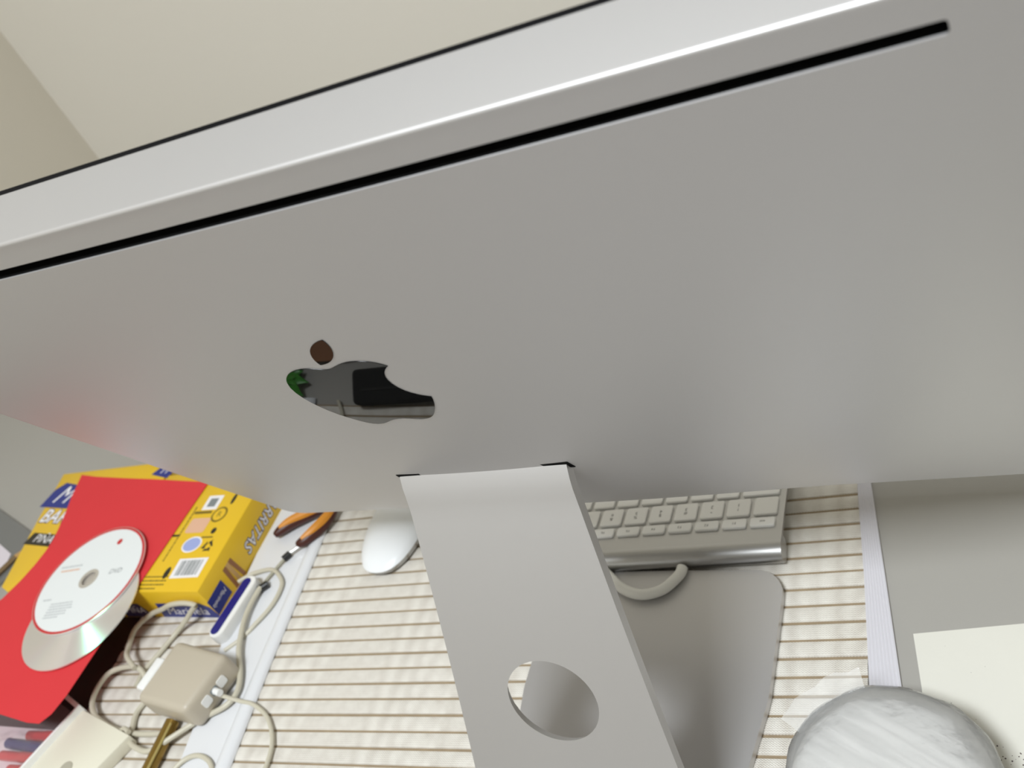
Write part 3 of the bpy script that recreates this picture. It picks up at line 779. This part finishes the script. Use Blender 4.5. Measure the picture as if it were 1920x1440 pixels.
# stick with dark blue face
a, b = Vector((-388.5, 47, 9)), Vector((-381.5, 110, 9)); d = (b-a).normalized()
t = tag(empty('stick', tuple((a+b)/2-Vector((0, 0, 5.2)))), 'white plastic stick with a dark blue oval face', 'gadget')
Lh = (b-a).length/2; s_ = Vector((d.y, -d.x, 0))
rr = rounded_rect(-Lh, Lh, -8, 8, 7.5, 6)
lo = []
for z, k in ((0, .94), (2, 1), (8.5, 1), (10.4, .95)):
    lo.append([tuple(d*x*(1-(1-k)*.3)+s_*(y*k)+Vector((0, 0, z))) for x, y in rr])
v, f = loft(lo); part('body', v, f, WHITE_PL, t, smooth=40)
flat('blue_face', rounded_rect(-Lh+3, Lh-3, -4.6, 4.6, 4.4, 6), NAVY_GL, t, frame_matrix(-s_*2.2+Vector((0, 0, 10.42)), d, Vector((-d.y, d.x, 0))), 0.5)
# pliers
t = tag(empty('pliers', (-352, 175, 4.2)), 'pliers with orange and dark red handles on the tray below the computer', 'pliers')
def grip(pts, nm):
    pts = [(x+352, y-175, z-4.2) for x, y, z in pts]
    def rad(u): return 2.2+3.6*math.sin(pi*min(1, u*1.05))**0.6
    part('handle', *tube_geo(pts, rad, 12), DKRED, t, smooth=True, label='dark red handle grip')
    def rad2(u): return 0.9+3.9*math.sin(pi*(.08+.9*u))**0.6
    part('handle_inlay', *tube_geo([(x, y, z+2.9) for x, y, z in pts[1:]], rad2, 10), ORANGE, t, smooth=True, label='orange inlay on the handle')
grip([(-386.5, 157, 10), (-382, 163, 10), (-374, 170.5, 10), (-362, 177.5, 10), (-350, 183, 10), (-336, 190, 10)], 'a')
grip([(-354, 146, 10), (-348, 149, 10), (-341, 157.5, 10), (-335, 168, 10), (-331.5, 178, 10), (-330, 192, 10)], 'b')
part('jaw', *tube_geo([(-336+352, 190-175, 5.8), (-331+352, 200-175, 5.8), (-326+352, 222-175, 5.8)], lambda u: 6.5-3.5*u, 12), STEEL, t, smooth=True)
# gold pen
t = tag(empty('pen', (-386, -60, 2.2)), 'gold-brown metal pen sticking out from under the charger', 'pen')
v, f = tube_geo([(-2, 34, 6.0), (2, -20, 6.0), (6, -60, 6.0)], 5.6, 18, 4); part('barrel', v, f, GOLD, t, smooth=True)
v, f = tube_geo([(3.2, 30, 11.2), (6.2, -20, 11.2), (8, -40, 11.2)], 1.0, 8, 3); part('clip', v, f, mat('pale_gold', srgb(206, 188, 120), .3, .6), t, smooth=True)
# flat dark brown sheet under boxes and mat edge
df = part('dark_sheet', *prism_geo([(-760, -150), (-506, -150), (-506, 74), (-760, 74)], 0.2, 1.6), BROWN)
tag(df, 'dark brown flat sheet lying left of the mat under the red card', 'dark_sheet')
# cream case with white edge, bottom left
t = tag(empty('cream_case', (-470, -60, 2.2)), 'cream plastic case with white edge and round grey button', 'case')
cp_ = [(-491.8, -24.7), (-420.2, -42.8), (-436, -74), (-450, -120), (-528, -125), (-511.8, -78.3)]
v, f = prism_geo([(x+470, y+60) for x, y in cp_], 0, 11.6); obj_mesh('shell', bevel_mesh('shell', v, f, CREAM, 1.0, 2), t)
v, f = prism_geo([(-532+470, -9+60), (-490.6+470, -24.0+60), (-510.8+470, -78+60), (-526.5+470, -125+60), (-529.8+470, -124+60), (-514+470, -78+60), (-494.2+470, -26.6+60), (-533+470, -12.2+60)], 0, 17.5)
part('white_edge', v, f, WHITE_PL, t, label='thin white raised edge')
v, f = lathe_geo([(6.5, 11.6), (6.5, 12.0), (5.5, 12.2)], -469+470, -75.5+60, 24); part('button', v, f, mat('grey_button', srgb(176, 172, 155), .5), t)
# bag of pens
tag(part('paper', *prism_geo([(-622, -41), (-524, -39.5), (-516, -62), (-517, -77), (-531, -119), (-622, -123)], 1.65, 2.0), mat('pale_pink_sheen', srgb(226, 206, 210), .6, var=(30, .06))), 'pale pinkish sheet added under the pens for the whitish reflection of the clear bag', 'paper')  # pale sheet added in place of the whitish reflection on the bag
def pen(a, b, r, m, label):
    a, b = Vector(a), Vector(b); c = (a+b)/2; c.z = a.z-r
    t = tag(empty('pen', tuple(c)), label, 'pen', 'pens in the clear bag')
    part('barrel', *tube_geo([a-c, a-c+(b-a)*.55], r, 14, 3), m, t, smooth=True)
    part('cap', *tube_geo([a-c+(b-a)*.5, b-c], r*1.12, 14, 3), m, t, smooth=True)
pen((-548, -48.5, 6.6), (-430-75, -46.5, 6.6), 4.2, PEN_RED, 'red pen in the clear bag, nearest the red card')
pen((-568, -57, 6.6), (-512, -58.5, 6.6), 4.6, PEN_BLUE, 'dark blue pen in the clear bag')
pen((-566, -68, 6.6), (-516, -67.0, 6.6), 4.3, PEN_RED, 'red pen in the clear bag below the blue one')
pen((-545, -79, 6.6), (-518.5, -78, 6.6), 4.3, PEN_RED, 'red pen in the clear bag at the picture bottom')
bp_ = [(-620, -28), (-536, -17), (-497.5, -30), (-516.5, -77), (-532, -120), (-620, -125)]
tv, tf, lp = triangulate(densify(bp_, 6), (), 6.0)
rng = random.Random(5)
V = [(p.x, p.y, 14.2+0.9*math.sin(p.x/9+p.y/17)+0.7*math.sin(p.y/6-p.x/23)+rng.uniform(-.4, .4)) for p in tv]
bag = obj_mesh('plastic_bag', mesh('plastic_bag', [(x+560, y+70, z) for x, y, z in V], [tuple(x) for x in tf], BAG, smooth=80)); bag.location = Vector((-560, -70, 0))*S
tag(bag, 'clear crinkled plastic bag over the pens', 'bag')
# flat dark grey slab, paper scrap and pencil left of the boxes
tag(part('grey_slab', *prism_geo([(-960, 259), (-863, 220), (-786, 189.5), (-730, 166), (-800, 20), (-960, 20)], 0.1, 3.0), GREYSLAB), 'dark grey flat slab on the table left of the yellow boxes', 'grey_slab')
tag(part('paper', *prism_geo([(-850, 184), (-812, 168), (-774, 152), (-766, 132), (-800, 90), (-860, 110)], 3.1, 4.0), mat('lilac_white_paper', srgb(222, 214, 222), .6)), 'whitish paper on the dark grey slab beside the box', 'paper')
tp = tag(empty('pencil', (-750, 118, 4.0)), 'brown pencil lying along the left side of the yellow box', 'pencil')
part('shaft', *tube_geo([(-5, 27, 3), (-32, -38, 3)], 2.8, 6, 3), mat('pencil_brown', srgb(120, 96, 60), .5), tp)
part('tip', *tube_geo([(-5, 27, 3), (0, 38, 3)], lambda u: 2.7-2.4*u, 6, 3), WAFER_L, tp)

# ---------------------------------------------------------------- right side: printed sheet and wrapped roll
sp = [(161.1, 70.3), (300, 89), (310, -60), (178, -78), (172, -20), (166.5, 34.7)]
sh = part('paper', *prism_geo([(x-200, y) for x, y in sp], 0.2, 0.8), PAPER); sh.location = Vector((200, 0, 0))*S
tag(sh, 'cream paper sheet with faint dark print on the grey table at right', 'paper')
V, F = [], []; rng = random.Random(11)
for k in range(150):
    x = rng.uniform(188, 250); y = rng.gauss(-4, 5)
    if rng.random() < .1: x, y = rng.uniform(175, 290), rng.uniform(10, 70)
    r = rng.uniform(.15, .45); n = len(V)
    for i in range(5): V.append((x-200+r*math.cos(1.257*i)*rng.uniform(.6, 1.6), y+r*math.sin(1.257*i)*rng.uniform(.6, 1.6), 0.86))
    F.append(tuple(range(n, n+5)))
o = obj_mesh('faded_print', mesh('faded_print', V, F, SPECK), sh); o['kind'] = 'stuff'

RX, RY = 158.0, -39.0
t = tag(empty('wrapped_roll', (RX, RY, 2.4)), 'white fibre roll wrapped in clear crinkled plastic at the lower right', 'roll')
def fibre():
    M = bpy.data.materials.new('white_fibre'); M.use_nodes = True; nt = M.node_tree; L = nt.links.new
    b = nt.nodes['Principled BSDF']; b.inputs['Roughness'].default_value = 0.55
    tc = nt.nodes.new('ShaderNodeTexCoord'); mp = nt.nodes.new('ShaderNodeMapping'); mp.inputs['Scale'].default_value = (12, 170, 60); m0 = nt.nodes.new('ShaderNodeMapping'); m0.inputs['Rotation'].default_value = (0, 0, 0.52)
    n = nt.nodes.new('ShaderNodeTexNoise'); n.inputs['Scale'].default_value = 1.6; n.inputs['Detail'].default_value = 5; n.inputs['Distortion'].default_value = 0.6
    L(tc.outputs['Object'], m0.inputs[0]); L(m0.outputs[0], mp.inputs[0]); L(mp.outputs[0], n.inputs['Vector'])
    rp = nt.nodes.new('ShaderNodeValToRGB'); rp.color_ramp.elements[0].position = .3; rp.color_ramp.elements[1].position = .7
    rp.color_ramp.elements[0].color = (*srgb(196, 194, 190), 1); rp.color_ramp.elements[1].color = (*srgb(226, 224, 220), 1)
    L(n.outputs['Fac'], rp.inputs[0]); L(rp.outputs[0], b.inputs['Base Color'])
    bp = nt.nodes.new('ShaderNodeBump'); bp.inputs['Strength'].default_value = .35; bp.inputs['Distance'].default_value = .002; L(n.outputs['Fac'], bp.inputs['Height']); L(bp.outputs['Normal'], b.inputs['Normal'])
    return M
FIB = fibre()
def dome(r, h, m, nm, nz, seed, flare=0.0):
    rng = random.Random(seed); ph = [rng.uniform(0, 6) for _ in range(6)]
    lo = []
    prof = [(.80, 0), (.93, .08), (1.0, .3), (1.0, .62), (.97, .78), (.88, .90), (.70, .97), (.45, 1.0), (.2, 1.0), (.05, 1.0)]
    for k, (rr_, zz) in enumerate(prof):
        ring = []
        for i in range(72):
            a = 2*pi*i/72; w_ = nz*(math.sin(3*a+ph[0]+k*.5)+.6*math.sin(7*a+ph[1]-k)+.5*math.sin(13*a+ph[2]+2*k))*(1 if rr_ > .3 else .2)
            ring.append((r*rr_*math.cos(a)*(1+w_), r*rr_*math.sin(a)*(1+w_), h*zz*(1+w_*.6)))
        lo.append(ring)
    return part(nm, *loft(lo), m, t, smooth=80)
dome(50.5, 43, FIB, 'fibre_core', 0.006, 1)
dome(54.5, 45.5, WRAP, 'clear_wrap', 0.012, 2)['label'] = 'clear crinkled plastic wrap'
# a loose flap of the wrap standing up at the far left
V = []; F = []
for i in range(9):
    a = math.radians(105+50*i/8); 
    for j in range(4):
        r = 50+j*3.2*(1-.1*math.sin(i*2)); V.append((r*math.cos(a), r*math.sin(a), 36+j*3.0+1.2*math.sin(i*1.7+j)))
for i in range(8):
    for j in range(3): F.append((i*4+j, i*4+j+1, i*4+j+5, i*4+j+4))
part('wrap_flap', V, F, WRAP, t, smooth=80, label='loose flap of clear wrap')

# ---------------------------------------------------------------- props added out of view for the black emblem to mirror

# black prop (in place of a dark figure), green leafy plant and brown box stand on the table just outside the picture's lower edge
t = empty('dark_prop', (-198, -89, 0)); tag(t, 'black prop added for the black emblem to mirror, below the picture edge', 'dark_prop')
v, f = box_geo(-58, 90, -26, 18, 0.2, 16); obj_mesh('body', bevel_mesh('body', v, f, DARKCLOTH, 6, 3), t)
part('zip', *box_geo(-45, 80, -1.5, 1.5, 16, 17), BLACK_PL, t)
t = empty('brown_prop', (-285, -150, 0)); tag(t, 'flat brown box added to be mirrored at the top of the black emblem', 'box')
v, f = box_geo(-42, 44, -20, 20, 0.2, 6); obj_mesh('body', bevel_mesh('body', v, f, mat('brown_card', srgb(130, 84, 56), .6), 1, 2), t)
part('lid', *box_geo(-43, 45, -21, 21, 6, 9), mat('brown_lid', srgb(142, 96, 64), .6), t)
t = empty('potted_plant', (-336, -112, 0)); tag(t, 'small green leafy plant added to be mirrored at the left of the black emblem', 'plant')
part('pot', *lathe_geo([(9, 0.2), (12, 11), (12.5, 12), (10, 12), (9.5, 10)], 0, 0, 24), mat('brown_pot', srgb(110, 74, 50), .6), t, smooth=40)
for i in range(9):
    a = 0.7*i+0.3; L_ = 25+6*math.sin(i*2.1); base_ = Vector((0, 0, 10)); V = []; F = []
    d_ = Vector((math.cos(a), math.sin(a), 0)); n_ = Vector((-d_.y, d_.x, 0))
    for k in range(7):
        u = k/6; p = base_+d_*L_*u+Vector((0, 0, 16*u-20*u*u)); wd = 8*math.sin(pi*min(.98, u*.9+.1))
        V += [tuple(p-n_*wd), tuple(p+Vector((0, 0, -2))), tuple(p+n_*wd)]
    for k in range(6):
        for j in range(2): F.append((3*k+j, 3*k+j+1, 3*k+j+4, 3*k+j+3))
    part('leaf', V, F, GREEN, t, smooth=60)
